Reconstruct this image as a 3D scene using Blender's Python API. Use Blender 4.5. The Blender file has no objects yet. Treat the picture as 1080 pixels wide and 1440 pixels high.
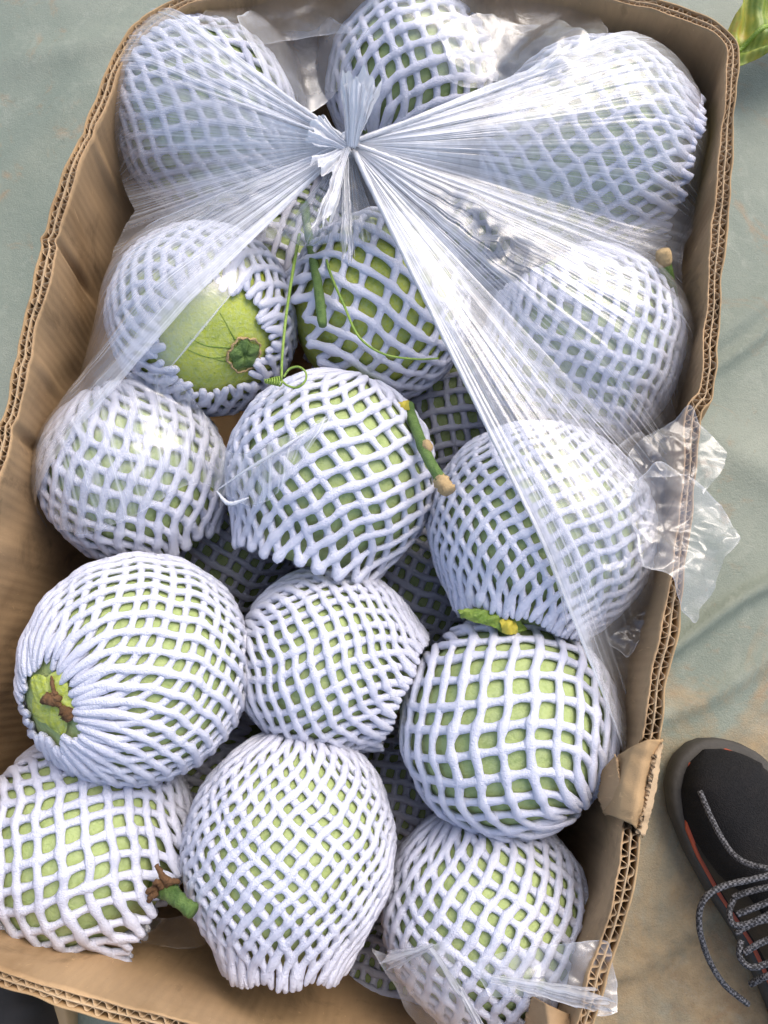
import bpy, math, random
import numpy as np
from mathutils import Vector, Matrix
random.seed(7); RNG = np.random.RandomState(11)
scene = bpy.context.scene
PI = math.pi

# ------------------------------------------------------------------ camera
F = 1084.0; CAM_Z = 0.70; TILT = math.radians(12.5)
cam_d = bpy.data.cameras.new('camera'); cam = bpy.data.objects.new('camera', cam_d)
scene.collection.objects.link(cam); scene.camera = cam
cam.location = (0, 0, CAM_Z); cam.rotation_euler = (TILT, 0, 0)
cam_d.sensor_fit = 'VERTICAL'; cam_d.sensor_height = 36; cam_d.lens = 36*F/1440
cam_d.clip_start = 0.01; cam_d.clip_end = 200
CR = np.array([1, 0, 0.]); CU = np.array([0, math.cos(TILT), math.sin(TILT)]); CB = np.array([0, -math.sin(TILT), math.cos(TILT)])
CP = np.array([0, 0, CAM_Z])

# ------------------------------------------------------------------ light
SUN_EL, SUN_AZ = math.radians(52), math.radians(38)
w = bpy.data.worlds.new('World'); scene.world = w; w.use_nodes = True
wn = w.node_tree.nodes; wl = w.node_tree.links
sky = wn.new('ShaderNodeTexSky'); sky.sky_type = 'NISHITA'; sky.sun_disc = False
sky.sun_elevation = SUN_EL; sky.sun_rotation = SUN_AZ; sky.dust_density = 4.0; sky.air_density = 1.0; sky.ozone_density = 1.0
bg = wn['Background']; bg.inputs['Strength'].default_value = 0.15
wl.new(sky.outputs[0], bg.inputs[0])
sd = bpy.data.lights.new('sun', 'SUN'); sd.energy = .9; sd.angle = math.radians(45); sd.color = (1.0, 0.965, 0.92)
sun = bpy.data.objects.new('sun', sd); scene.collection.objects.link(sun)
# the sky's sun stands at azimuth SUN_AZ clockwise from +y
sdir = Vector((math.sin(SUN_AZ)*math.cos(SUN_EL), math.cos(SUN_AZ)*math.cos(SUN_EL), math.sin(SUN_EL)))
sun.rotation_euler = sdir.to_track_quat('Z', 'Y').to_euler()
scene.view_settings.view_transform = 'Standard'; scene.view_settings.look = 'None'
scene.view_settings.exposure = 0.73; scene.view_settings.gamma = 1.0
scene.cycles.transparent_max_bounces = 24; scene.cycles.max_bounces = 8
scene.cycles.diffuse_bounces = 2; scene.cycles.glossy_bounces = 3; scene.cycles.transmission_bounces = 4
scene.cycles.caustics_reflective = False; scene.cycles.caustics_refractive = False

# ------------------------------------------------------------------ helpers
def W(px, py, z):
    """the point of the place at height z that is seen at photo pixel (px, py); arrays welcome"""
    px = np.asarray(px, float); py = np.asarray(py, float); z = np.asarray(z, float)
    d = ((px-540)/F)[..., None]*CR + (-(py-720)/F)[..., None]*CU - CB
    t = (z-CAM_Z)/d[..., 2]
    return CP + d*t[..., None]
def toppm(P):
    q = np.asarray(P)-CP; zc = -(q@CB)
    return 540+F*(q@CR)/zc, 720-F*(q@CU)/zc

def mesh(name, V, Q, mat=None, parent=None, smooth=True, T=None, attrs=None):
    """link one mesh object from vertex array V, quads Q and optional triangles T"""
    V = np.ascontiguousarray(V, dtype=np.float32).reshape(-1, 3)
    Q = np.asarray(Q, dtype=np.int32).reshape(-1, 4)
    T = np.zeros((0, 3), np.int32) if T is None else np.asarray(T, dtype=np.int32).reshape(-1, 3)
    me = bpy.data.meshes.new(name)
    me.vertices.add(len(V)); me.vertices.foreach_set('co', V.ravel())
    nl = Q.size+T.size
    me.loops.add(nl); me.loops.foreach_set('vertex_index', np.concatenate([Q.ravel(), T.ravel()]))
    me.polygons.add(len(Q)+len(T))
    ls = np.concatenate([np.arange(len(Q))*4, Q.size+np.arange(len(T))*3]).astype(np.int32)
    me.polygons.foreach_set('loop_start', ls)
    me.polygons.foreach_set('loop_total', np.concatenate([np.full(len(Q), 4), np.full(len(T), 3)]).astype(np.int32))
    me.update(calc_edges=True); me.validate()
    me.polygons.foreach_set('use_smooth', np.full(len(me.polygons), smooth))
    for k, a in (attrs or {}).items():
        at = me.attributes.new(k, 'FLOAT', 'POINT'); at.data.foreach_set('value', np.ascontiguousarray(a, dtype=np.float32).ravel())
    if mat: me.materials.append(mat)
    o = bpy.data.objects.new(name, me); scene.collection.objects.link(o)
    if parent: o.parent = parent
    return o
def gridq(n, m, wrap_m=False, wrap_n=False, base=0):
    i = np.arange(n if wrap_n else n-1)[:, None]; j = np.arange(m if wrap_m else m-1)[None, :]
    a = i*m+j; b = i*m+(j+1) % m; c = ((i+1) % n)*m+(j+1) % m; d = ((i+1) % n)*m+j
    return np.stack([a, b, c, d], -1).reshape(-1, 4)+base
def empty(name, label, cat, loc=(0, 0, 0), group=None):
    o = bpy.data.objects.new(name, None); scene.collection.objects.link(o); o.empty_display_size = .01
    o.location = loc; o['label'] = label; o['category'] = cat
    if group: o['group'] = group
    return o
def nrm(v): return v/np.maximum(np.linalg.norm(v, axis=-1, keepdims=True), 1e-12)
def smooth_path(pts, n):
    """Catmull-Rom through pts, resampled to n points of even spacing"""
    p = np.asarray(pts, float); p = np.vstack([2*p[0]-p[1], p, 2*p[-1]-p[-2]]); out = []
    for i in range(1, len(p)-2):
        t = np.linspace(0, 1, 24, endpoint=False)[:, None]
        out.append(.5*((2*p[i])+(-p[i-1]+p[i+1])*t+(2*p[i-1]-5*p[i]+4*p[i+1]-p[i+2])*t**2+(-p[i-1]+3*p[i]-3*p[i+1]+p[i+2])*t**3))
    out.append(p[-2][None]); c = np.vstack(out)
    return resample(c, n)
def resample(c, n):
    s = np.r_[0, np.cumsum(np.linalg.norm(np.diff(c, axis=0), axis=1))]
    u = np.linspace(0, s[-1], n)
    return np.stack([np.interp(u, s, c[:, k]) for k in range(c.shape[1])], 1)
def tube(path, rad, sides=8, lump=0.0, seed=0):
    """vertices and faces of a closed tube along path"""
    P = np.asarray(path, float); n = len(P); R = np.broadcast_to(np.asarray(rad, float), (n,)).copy()
    T = nrm(np.gradient(P, axis=0)); up = np.array([0.13, 0.21, 1.0]); up /= np.linalg.norm(up)
    N = [nrm(np.cross(T[0], up))]
    for k in range(1, n):
        v = N[-1]-T[k]*np.dot(N[-1], T[k]); N.append(nrm(v))
    N = np.array(N); B = np.cross(T, N)
    a = np.linspace(0, 2*PI, sides, endpoint=False)
    rr = R[:, None]*np.ones(sides)
    if lump: rr = rr*(1+lump*np.random.RandomState(seed).uniform(-1, 1, rr.shape))
    V = P[:, None]+rr[..., None]*(np.cos(a)[None, :, None]*N[:, None]+np.sin(a)[None, :, None]*B[:, None])
    V = V.reshape(-1, 3); Q = gridq(n, sides, wrap_m=True)
    c0, c1 = len(V), len(V)+1; V = np.vstack([V, P[0], P[-1]]); j = np.arange(sides)
    T3 = np.vstack([np.stack([np.full(sides, c0), (j+1) % sides, j], 1), np.stack([np.full(sides, c1), (n-1)*sides+j, (n-1)*sides+(j+1) % sides], 1)])
    return V, Q, T3
def join(parts):
    V, Q, T, b = [], [], [], 0
    for v, q, t in parts:
        V.append(v); Q.append(np.asarray(q).reshape(-1, 4)+b); T.append(np.asarray(t).reshape(-1, 3)+b); b += len(v)
    return np.vstack(V), np.vstack(Q), np.vstack(T)
def wav(x, y, seed, f=1.0, n=5):
    """smooth value noise made of sines, about -1..1"""
    r = np.random.RandomState(seed); o = 0
    for _ in range(n):
        a = r.uniform(0, 2*PI); k = f*r.uniform(.6, 1.7)
        o = o+np.sin((x*math.cos(a)+y*math.sin(a))*k+r.uniform(0, 6.28))
    return o/n*1.4
def tri(x): return 2*np.abs(2*(x-np.floor(x+.5)))-1
def _cones(x, y, r, cell):
    x0, x1, y0, y1 = x.min()-cell, x.max()+cell, y.min()-cell, y.max()+cell
    n = int(min(420, max(6, (x1-x0)*(y1-y0)/cell**2))); best = np.full(x.shape, 1e9, np.float32)
    X = x.astype(np.float32); Y = y.astype(np.float32)
    for _ in range(n):
        cx, cy, a = r.uniform(x0, x1), r.uniform(y0, y1), r.uniform(0, PI); k = r.uniform(1, 2.6); c, q = math.cos(a), math.sin(a)
        u = (X-cx)*c+(Y-cy)*q; v = (-(X-cx)*q+(Y-cy)*c)*k
        best = np.minimum(best, np.sqrt(u*u+v*v)+r.uniform(-.3, .3)*cell)
    return best/cell
def crumple(x, y, seed, wave=.03, n=0):
    """creased, faceted relief like crushed film, about -1..1"""
    r = np.random.RandomState(seed)
    h = _cones(x, y, r, wave)-_cones(x, y, r, wave*1.15)+.45*(_cones(x, y, r, wave*.5)-_cones(x, y, r, wave*.6))
    return h*.95

# ------------------------------------------------------------------ materials
class NT:
    def __init__(s, name):
        s.m = bpy.data.materials.new(name); s.m.use_nodes = True; s.t = s.m.node_tree; s.n = s.t.nodes
        for x in list(s.n): s.n.remove(x)
        s.out = s.n.new('ShaderNodeOutputMaterial')
    def add(s, kind, ins=None, **props):
        x = s.n.new('ShaderNode'+kind)
        for k, v in props.items(): setattr(x, k, v)
        for k, v in (ins or {}).items():
            if isinstance(v, bpy.types.NodeSocket): s.t.links.new(v, x.inputs[k])
            else: x.inputs[k].default_value = v
        return x
    def ramp(s, fac, stops, interp='LINEAR'):
        x = s.n.new('ShaderNodeValToRGB'); s.t.links.new(fac, x.inputs[0]); e = x.color_ramp.elements
        x.color_ramp.interpolation = interp
        while len(e) < len(stops): e.new(.5)
        for q, (p, c) in zip(e, stops):
            q.position = p; q.color = (*c, 1) if len(c) == 3 else c
        return x.outputs[0]
    def co(s, scale=(1, 1, 1), src='Object'):
        t = s.add('TexCoord'); m = s.add('Mapping', {0: t.outputs[src], 'Scale': scale}); return m.outputs[0]
    def noise(s, vec, scale, detail=4, rough=.55, dist=0):
        return s.add('TexNoise', {'Vector': vec, 'Scale': scale, 'Detail': detail, 'Roughness': rough, 'Distortion': dist}).outputs[0]
    def mix(s, f, a, b, mode='MIX'):
        x = s.n.new('ShaderNodeMix'); x.data_type = 'RGBA'; x.blend_type = mode
        for k, v in ((0, f), (6, a), (7, b)):
            if isinstance(v, bpy.types.NodeSocket): s.t.links.new(v, x.inputs[k])
            else: x.inputs[k].default_value = v if k == 0 else ((*v, 1) if len(v) == 3 else v)
        return x.outputs[2]
    def math(s, op, a, b=None, c=None, clamp=False):
        x = s.n.new('ShaderNodeMath'); x.operation = op; x.use_clamp = clamp
        for k, v in enumerate((a, b, c)):
            if v is None: continue
            if isinstance(v, bpy.types.NodeSocket): s.t.links.new(v, x.inputs[k])
            else: x.inputs[k].default_value = v
        return x.outputs[0]
    def bump(s, h, strength, dist):
        return s.add('Bump', {'Height': h, 'Strength': strength, 'Distance': dist}).outputs[0]
    def done(s, sh): s.t.links.new(sh, s.out.inputs[0]); return s.m

def mat_foam():
    n = NT('white_foam'); v = n.co()
    a = n.noise(v, 420, 3, .65); b = n.noise(v, 40, 3); f = n.noise(v, 1500, 2, .6); sp = n.add('TexVoronoi', {'Vector': v, 'Scale': 1150.0}).outputs[0]
    c = n.ramp(b, [(.3, (.80, .815, .955)), (.7, (.86, .87, .975))])
    c = n.mix(n.ramp(sp, [(0.0, (.85, .85, .85)), (.28, (0, 0, 0))]), c, (.97, .975, .985))  # near-white specks put the foam's sparkle into its colour
    c = n.mix(n.ramp(a, [(.32, (.3, .3, .3)), (.46, (0, 0, 0))]), c, (.74, .76, .92))  # dips of the foam relief shaded darker in the colour
    h = n.math('ADD', a, n.math('ADD', n.math('MULTIPLY', f, .8), n.math('MULTIPLY', sp, -.6)))
    bp = n.bump(h, .75, .0009)
    p = n.add('BsdfPrincipled', {'Base Color': c, 'Roughness': .4, 'Normal': bp, 'Specular IOR Level': .35})
    tl = n.add('BsdfTranslucent', {'Color': (.88, .89, .96, 1), 'Normal': bp})
    return n.done(n.add('MixShader', {0: .22, 1: p.outputs[0], 2: tl.outputs[0]}).outputs[0])
def mat_skin(name, c0, c1, c2):
    n = NT(name); v = n.co(); a = n.noise(v, 38, 4, .6, .6); b = n.noise(v, 420, 4, .7); sp = n.noise(v, 160, 2)
    c = n.ramp(a, [(.25, c0), (.5, c1), (.75, c2)])
    c = n.mix(n.ramp(b, [(.38, (0, 0, 0)), (.75, (.8, .8, .8))]), c, (.46, .54, .26))
    c = n.mix(n.ramp(sp, [(.28, (.4, .4, .4)), (.42, (0, 0, 0))]), c, (.18, .27, .06))
    bp = n.bump(n.math('ADD', b, n.math('MULTIPLY', sp, .7)), .7, .0014)
    return n.done(n.add('BsdfPrincipled', {'Base Color': c, 'Roughness': .48, 'Normal': bp, 'Specular IOR Level': .35}).outputs[0])
def mat_green(name, c0, c1, rough=.4, scale=90):
    n = NT(name); v = n.co(); a = n.noise(v, scale, 5, .65); b = n.noise(v, scale*7, 3)
    c = n.ramp(a, [(.3, c0), (.7, c1)])
    return n.done(n.add('BsdfPrincipled', {'Base Color': c, 'Roughness': rough, 'Normal': n.bump(n.math('ADD', a, b), .8, .0016)}).outputs[0])
def mat_card(name, base=(.40, .255, .125), dark=(.25, .145, .065)):
    n = NT(name); v = n.co(); a = n.noise(v, 9, 5, .62, .6); f = n.noise(n.co((1, 1, .12)), 260, 4, .7); g = n.noise(v, 1300, 2, .6)
    st = n.noise(n.co((1, 1, .6)), 22, 5, .72, 1.2)
    c = n.ramp(a, [(.30, dark), (.44, base), (.68, tuple(min(1, x*1.22) for x in base))])
    c = n.mix(n.math('MULTIPLY', f, .34), c, tuple(x*.5 for x in base), 'MIX')
    c = n.mix(n.ramp(st, [(.55, (0, 0, 0)), (.70, (.6, .6, .6))]), c, tuple(x*.42 for x in base))
    sc = n.noise(n.co((1, 1, .3)), 70, 3, .8, 2.5)
    c = n.mix(n.ramp(sc, [(.66, (0, 0, 0)), (.70, (.5, .5, .5))]), c, tuple(min(1, x*1.5) for x in base))
    c = n.mix(n.ramp(g, [(.66, (0, 0, 0)), (.78, (.55, .55, .55))]), c, tuple(x*.3 for x in base))
    bp = n.bump(n.math('ADD', n.math('MULTIPLY', f, .6), g), .35, .0006)
    return n.done(n.add('BsdfPrincipled', {'Base Color': c, 'Roughness': .78, 'Normal': bp, 'Specular IOR Level': .25}).outputs[0])
def mat_film(name='clear_film', tint=(1, 1, 1), gloss=1.0):
    n = NT(name); v = n.co(); hz = n.add('Attribute', attribute_name='haze').outputs['Fac']  # haze: milkiness of bunched film, with sky glare on its folds put in
    a = n.noise(v, 120, 4, .6, .8)
    bp = n.bump(a, .25, .0015)
    fac = n.math('MULTIPLY', hz, n.math('MULTIPLY_ADD', a, .7, .65), clamp=True)
    d = n.add('BsdfDiffuse', {'Color': (.85, .86, .90, 1), 'Normal': bp}); t = n.add('BsdfTranslucent', {'Color': (.90, .91, .95, 1), 'Normal': bp})
    wht = n.add('MixShader', {0: .25, 1: d.outputs[0], 2: t.outputs[0]}).outputs[0]
    tr = n.add('BsdfTransparent', {'Color': (*tint, 1)}).outputs[0]
    base = n.add('MixShader', {0: fac, 1: tr, 2: wht}).outputs[0]
    fc = n.add('LayerWeight', {'Blend': .5, 'Normal': bp}).outputs['Facing']
    fr = n.math('MULTIPLY_ADD', n.math('POWER', fc, 4.5), .75, .05)
    gl = n.add('BsdfGlossy', {'Color': (1, 1, 1, 1), 'Roughness': .25, 'Normal': bp}).outputs[0]
    return n.done(n.add('MixShader', {0: n.math('MULTIPLY', fr, 1.45*gloss, clamp=True), 1: base, 2: gl}).outputs[0])
def mat_tarp():
    n = NT('muddy_tarpaulin'); v = n.co(); a = n.noise(v, 3.2, 5, .6, .7); b = n.noise(v, 7.5, 6, .68, .9); c_ = n.noise(v, 60, 6, .75); g = n.noise(v, 700, 3, .7)
    c = n.ramp(a, [(.3, (.155, .19, .15)), (.5, (.21, .24, .19)), (.72, (.29, .31, .245))])
    # dried mud, thickest towards the near right
    gp = n.add('SeparateXYZ', {0: n.add('TexCoord').outputs['Object']})
    side = n.math('MULTIPLY_ADD', gp.outputs[0], .6, n.math('MULTIPLY_ADD', gp.outputs[1], -1.1, -.20))
    mud = n.math('ADD', b, side)
    c = n.mix(n.ramp(mud, [(.46, (0, 0, 0)), (.58, (.5, .5, .5)), (.74, (.9, .9, .9))]), c, n.ramp(c_, [(.3, (.21, .145, .07)), (.7, (.43, .30, .15))]))
    rust = n.noise(v, 15, 5, .72, 1.4)
    c = n.mix(n.ramp(rust, [(.57, (0, 0, 0)), (.70, (.5, .5, .5))]), c, (.30, .18, .085))
    c = n.mix(n.ramp(n.noise(v, 26, 5, .7, .6), [(.55, (0, 0, 0)), (.72, (.35, .35, .35))]), c, (.36, .38, .31))
    c = n.mix(n.ramp(c_, [(.62, (0, 0, 0)), (.74, (.4, .4, .4))]), c, (.12, .10, .07))
    c = n.mix(n.ramp(g, [(.60, (0, 0, 0)), (.72, (.45, .45, .45))]), c, (.10, .085, .055))
    c = n.mix(n.ramp(g, [(.30, (.3, .3, .3)), (.40, (0, 0, 0))]), c, (.42, .43, .37))
    bp = n.bump(n.math('ADD', c_, n.math('MULTIPLY', g, .5)), .45, .003)
    return n.done(n.add('BsdfPrincipled', {'Base Color': c, 'Roughness': .5, 'Normal': bp, 'Specular IOR Level': .4}).outputs[0])
def mat_plain(name, col, rough=.6, scale=300, bump=.4, dist=.0006, var=.35, spec=.4):
    n = NT(name); v = n.co(); a = n.noise(v, scale, 4, .65); b = n.noise(v, scale/9, 4, .6)
    c = n.mix(n.ramp(b, [(.3, (0, 0, 0)), (.75, (var, var, var))]), col, tuple(min(1, x*1.8+.01) for x in col))
    return n.done(n.add('BsdfPrincipled', {'Base Color': c, 'Roughness': rough, 'Normal': n.bump(a, bump, dist), 'Specular IOR Level': spec}).outputs[0])
def mat_mesh_fabric():
    n = NT('black_mesh_fabric'); v = n.co(); a = n.add('TexVoronoi', {'Vector': v, 'Scale': 900.0}).outputs[0]; b = n.noise(v, 40, 4)
    c = n.mix(n.ramp(a, [(.2, (0, 0, 0)), (.6, (1, 1, 1))]), (.006, .006, .007), (.013, .013, .014))
    c = n.mix(n.ramp(b, [(.5, (0, 0, 0)), (.8, (.3, .3, .3))]), c, (.035, .03, .028))
    return n.done(n.add('BsdfPrincipled', {'Base Color': c, 'Roughness': .85, 'Normal': n.bump(a, .6, .0008), 'Specular IOR Level': .2}).outputs[0])
def mat_lace():
    n = NT('flecked_cord'); v = n.co(); a = n.add('TexChecker', {'Vector': v, 'Scale': 560.0}).outputs[1]; b = n.noise(v, 600, 2)
    c = n.mix(n.math('MULTIPLY', a, n.math('GREATER_THAN', b, .42)), (.014, .014, .016), (.13, .13, .14))
    return n.done(n.add('BsdfPrincipled', {'Base Color': c, 'Roughness': .8, 'Normal': n.bump(a, .5, .0006)}).outputs[0])
def mat_leaf():
    n = NT('yellowing_leaf'); v = n.co((1, 1, 1)); a = n.noise(v, 34, 5, .6, 1.0); w_ = n.add('TexWave', {'Vector': v, 'Scale': 55.0, 'Distortion': 3.0, 'Detail': 2.0}).outputs[1]
    c = n.ramp(a, [(.3, (.10, .19, .03)), (.48, (.22, .28, .04)), (.60, (.42, .38, .05)), (.78, (.42, .20, .05))])
    c = n.mix(n.math('MULTIPLY', w_, .4), c, (.34, .40, .09))
    return n.done(n.add('BsdfPrincipled', {'Base Color': c, 'Roughness': .5, 'Normal': n.bump(w_, .4, .001)}).outputs[0])

M_foam = mat_foam()
M_skin = mat_skin('green_skin', (.30, .38, .13), (.39, .48, .17), (.47, .54, .23))
M_skin2 = mat_skin('yellow_green_skin', (.33, .41, .05), (.46, .52, .055), (.56, .58, .08))
M_stem = mat_green('green_stem', (.055, .12, .02), (.15, .24, .055), .5, 140)
M_tend = mat_green('tendril_green', (.16, .28, .03), (.30, .42, .07))
M_calyx = mat_green('calyx_green', (.14, .25, .03), (.30, .38, .06))
M_cork = mat_plain('corky_cut', (.42, .30, .15), .9, 700, 1.0, .0015, .6)
M_with = mat_plain('withered_brown', (.10, .05, .02), .9, 500, 1.0, .0015, .9)
M_yel = mat_plain('yellow_bract', (.50, .42, .05), .6, 400)
M_card = mat_card('kraft_liner', (.46, .305, .165), (.33, .205, .10)); M_cardo = mat_card('kraft_outer', (.42, .28, .145), (.30, .18, .09))
M_flute = mat_card('kraft_flute', (.50, .36, .215), (.34, .23, .13))
M_film = mat_film(); M_tarp = mat_tarp()

# ------------------------------------------------------------------ the tarpaulin on the ground
def build_ground():
    xs = np.r_[np.linspace(-12, -1.0, 14), np.linspace(-.95, .95, 330), np.linspace(1.0, 12, 14)]
    X, Y = np.meshgrid(xs, xs, indexing='ij')
    Z = .0035*wav(X, Y, 3, 9)+.0016*wav(X, Y, 5, 30)
    def fold(a, b, wdt, h):
        nonlocal Z
        p, q = W(*a, 0.0)[:2], W(*b, 0.0)[:2]; d = q-p; L = np.linalg.norm(d); d /= L
        u = (X-p[0])*d[0]+(Y-p[1])*d[1]; v = -(X-p[0])*d[1]+(Y-p[1])*d[0]+.004*np.sin(u*30)
        e = 1/(1+np.exp(-(u+.02)/.02))/(1+np.exp((u-L-.02)/.02))
        Z = Z+h*e*np.exp(-(v/wdt)**2)
    fold((850, 960), (1180, 770), .006, .012); fold((930, 1010), (1170, 880), .008, .006); fold((1000, 520), (1100, 440), .005, .008); fold((1000, 480), (1180, 330), .012, .006)
    fold((840, 1385), (1010, 1280), .009, .007); fold((20, 80), (330, 20), .02, .006); fold((-60, 300), (120, 120), .02, .005)
    fold((900, 1540), (1200, 1390), .02, .010); fold((1010, 620), (1160, 700), .02, .004)
    Z = np.where((abs(X) < .95) & (abs(Y) < .95), Z, 0)-.006
    o = mesh('ground', np.stack([X, Y, Z], -1), gridq(len(xs), len(xs)), M_tarp); o['kind'] = 'structure'
    o['label'] = 'grey green tarpaulin with dried mud spread on the ground'
build_ground()

# ------------------------------------------------------------------ the corrugated box
RIM = .25
loop_px = [
 ('left', [(204, 36), (186, 56), (165, 88), (136, 160), (108, 225), (84, 290), (69, 340), (56, 400), (40, 462), (20, 560), (5, 620), (-50, 800), (-125, 1030), (-195, 1220), (-212, 1275)]),
 ('near', [(-200, 1300), (-120, 1327), (0, 1372), (105, 1406), (210, 1438), (330, 1478), (500, 1530), (680, 1588), (752, 1606)]),
 ('right', [(768, 1596), (782, 1545), (800, 1500), (826, 1427), (840, 1370), (853, 1338), (866, 1300), (877, 1261), (885, 1220), (887, 1188), (891, 1155), (903, 1095), (916, 1038), (926, 975), (934, 930), (941, 890), (945, 852), (953, 790), (963, 727), (970, 665), (973, 600), (976, 571), (990, 553), (999, 517), (999, 490), (1003, 434), (1007, 369), (1011, 320), (1018, 250), (1023, 165), (1030, 85)]),
 ('far', [(1028, 58), (1006, 36), (964, 19), (922, 6), (881, -3), (800, -25), (600, -52), (400, -40), (300, -14), (255, 2), (232, 14)])]
allpx = []; cuts = []
for nm, pts in loop_px:
    cuts.append(len(allpx)); allpx += pts
C0 = W([p[0] for p in allpx], [p[1] for p in allpx], RIM)[:, :2]
def closed_resample(C, step):
    n = len(C); out = []; par = []
    for i in range(n):
        p0, p1, p2, p3 = C[i-1], C[i], C[(i+1) % n], C[(i+2) % n]
        L = np.linalg.norm(p2-p1); k = max(2, int(L/step)); t = np.linspace(0, 1, k, endpoint=False)[:, None]
        m1 = (p2-p0)*.5; m2 = (p3-p1)*.5
        lim = L*1.0
        for mm in (m1, m2):
            q = np.linalg.norm(mm)
            if q > lim: mm *= lim/q
        out.append((2*t**3-3*t**2+1)*p1+(t**3-2*t**2+t)*m1+(-2*t**3+3*t**2)*p2+(t**3-t**2)*m2)
        par.append(i+t[:, 0])
    return np.vstack(out), np.concatenate(par)
CL, CPAR = closed_resample(C0, .0005)
CS = np.r_[0, np.cumsum(np.linalg.norm(np.diff(CL, axis=0), axis=1))]
tan_ = nrm(np.roll(CL, -6, 0)-np.roll(CL, 6, 0)); NOUT = np.stack([tan_[:, 1], -tan_[:, 0]], 1)
cen = CL.mean(0)
if np.sum((CL-cen)*NOUT) < 0: NOUT = -NOUT
# smooth the normals a little so sharp corners do not fold over
for _ in range(10): NOUT = nrm((NOUT+np.roll(NOUT, 4, 0)+np.roll(NOUT, -4, 0)))
def rim_z(s):
    q = W(893, 1104, RIM)[:2]; s0 = CS[np.argmin(np.linalg.norm(CL-q, axis=1))]
    return RIM-.016*np.clip(1.35-((s-s0)/.022)**2, 0, 1)+.0016*np.sin(s*21)+.0010*np.sin(s*55+1)+.0006*np.sin(s*170)
CREASE = []
def sdist(s, s0): return s-s0
def px_s(px, py):
    q = W(px, py, RIM)[:2]; return CS[np.argmin(np.linalg.norm(CL-q, axis=1))]
CREASE = [(px_s(70, 335), .005, .003), (px_s(120, 190), -.003, .004), (px_s(30, 500), -.002, .004), (px_s(10, 600), .004, .004), (px_s(-40, 760), -.003, .012), (px_s(960, 18), .003, .010), (px_s(1003, 434), .002, .015), (px_s(985, 560), .004, .010), (px_s(150, 1420), .002, .012), (px_s(600, 1560), .003, .01), (px_s(930, 950), -.003, .02)]
def wall_xy(idx, off, z):
    """plan position of the wall surface lying 'off' outside its middle, at height z"""
    s = CS[idx]; t = np.clip(1-z/RIM, 0, 1)
    b = .007*np.sin(PI*t)*(1+.4*np.sin(s*9)) + .003*np.sin(s*23+t*5)*np.sin(PI*np.clip(t*1.5, 0, 1))
    for s0, a, wd in CREASE: b = b+a*np.exp(-((s-s0)/wd)**2)*np.sin(PI*np.clip(t*2.4+.12, 0, 1))
    b = b+.0005*np.sin(s*71+t*9)*np.sin(t*14+s*19)*np.clip(t*3, 0, 1)+.0005*np.sin(s*160+t*21)*np.clip(t*4, 0, 1)
    gap = 1+.20*np.sin(s*31+2)*np.sin(s*11)+.10*np.sin(s*97+1)+.05*np.sin(s*260)
    return CL[idx]+NOUT[idx]*(off*gap+b)[..., None]
def build_box():
    root = empty('cardboard_box', 'open brown double wall corrugated cardboard box packed with foam netted green melons', 'box', (float(cen[0]), float(cen[1]), 0))
    inv = np.array([cen[0], cen[1], 0])
    n = len(CL); ends = [int(np.argmax(CPAR >= c)) for c in cuts]+[n]
    zz = np.r_[.003, .03, .05, .07, .09, .11, .13, .15, .165, .18, .19, .20, .21, .2175, .225, .231, .236, .241, .246, 1]
    for k, (nm, _) in enumerate(loop_px):
        idx = np.arange(ends[k], ends[k+1]+1) % n
        wall = empty('wall', '', ''); del wall['label']; del wall['category']; wall.parent = root
        step = idx[::3] if (len(idx)-1) % 3 == 0 else np.r_[idx[::3], idx[-1]]
        def sheet(off, th, mat, name):
            S = step; rows = []
            for z in zz:
                z_ = rim_z(CS[S]) if z == 1 else np.full(len(S), z)
                if z == 1 and off > .003: z_ = z_+.0006
                for o in ((off-th/2) if True else 0,): rows.append((z_, o))
            P = []
            for z_, o in rows: P.append(np.c_[wall_xy(S, o+(.00013*np.sin(2*PI*CS[S]/.0062) if name == 'inner_liner' else 0)+np.zeros(len(S)), z_), z_])
            for z_, o in rows[::-1]: P.append(np.c_[wall_xy(S, np.full(len(S), o+th), z_), z_])
            P = np.array(P)-inv
            mesh(name, P, gridq(len(P), len(S)), mat, wall)
        sheet(-.0041, .0008, M_card, 'inner_liner'); sheet(0, .0007, M_flute, 'middle_liner'); sheet(.0041, .0009, M_cardo, 'outer_liner')
        for sd_, off, lam in ((1, -.00205, .0062), (2, .00205, .0068)):
            s = CS[idx]; ph = 2*PI*s/lam+1.5*np.sin(s*37+sd_)+.9*np.sin(s*143+sd_)+.5*np.sin(s*391)+sd_
            y = np.tanh(1.7*np.sin(ph))*.00172*(1-.45*np.clip(np.sin(s*61+sd_*2)*np.sin(s*173), 0, 1))
            lean = .0007*np.cos(ph)
            P = []
            for z, o in ((RIM-.035, -.00022), (RIM-.012, -.00022), (1, -.00022), (1, .00022), (RIM-.012, .00022), (RIM-.035, .00022)):
                z_ = rim_z(s)-.0006+.0004*np.sin(ph*.31) if z == 1 else np.full(len(s), z)
                P.append(np.c_[wall_xy(idx, off+y+o, z_), z_])
            P = np.array(P)-inv
            mesh('flute', P, gridq(6, len(idx)), M_flute, wall)
    # box bottom
    S = np.arange(0, n, 20); ring = np.c_[wall_xy(S, np.zeros(len(S)), np.full(len(S), .003)), np.full(len(S), .0025)]-inv
    V = np.vstack([ring, ring*np.array([.5, .5, 1]), [[0, 0, .0025]]]); m = len(S); Q = gridq(2, m, wrap_m=True)
    T = np.stack([m+np.arange(m), m+(np.arange(m)+1) % m, np.full(m, 2*m)], 1)
    mesh('bottom_panel', V, Q, M_card, root, T=T)
    return root, inv
box, BOXINV = build_box()

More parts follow.
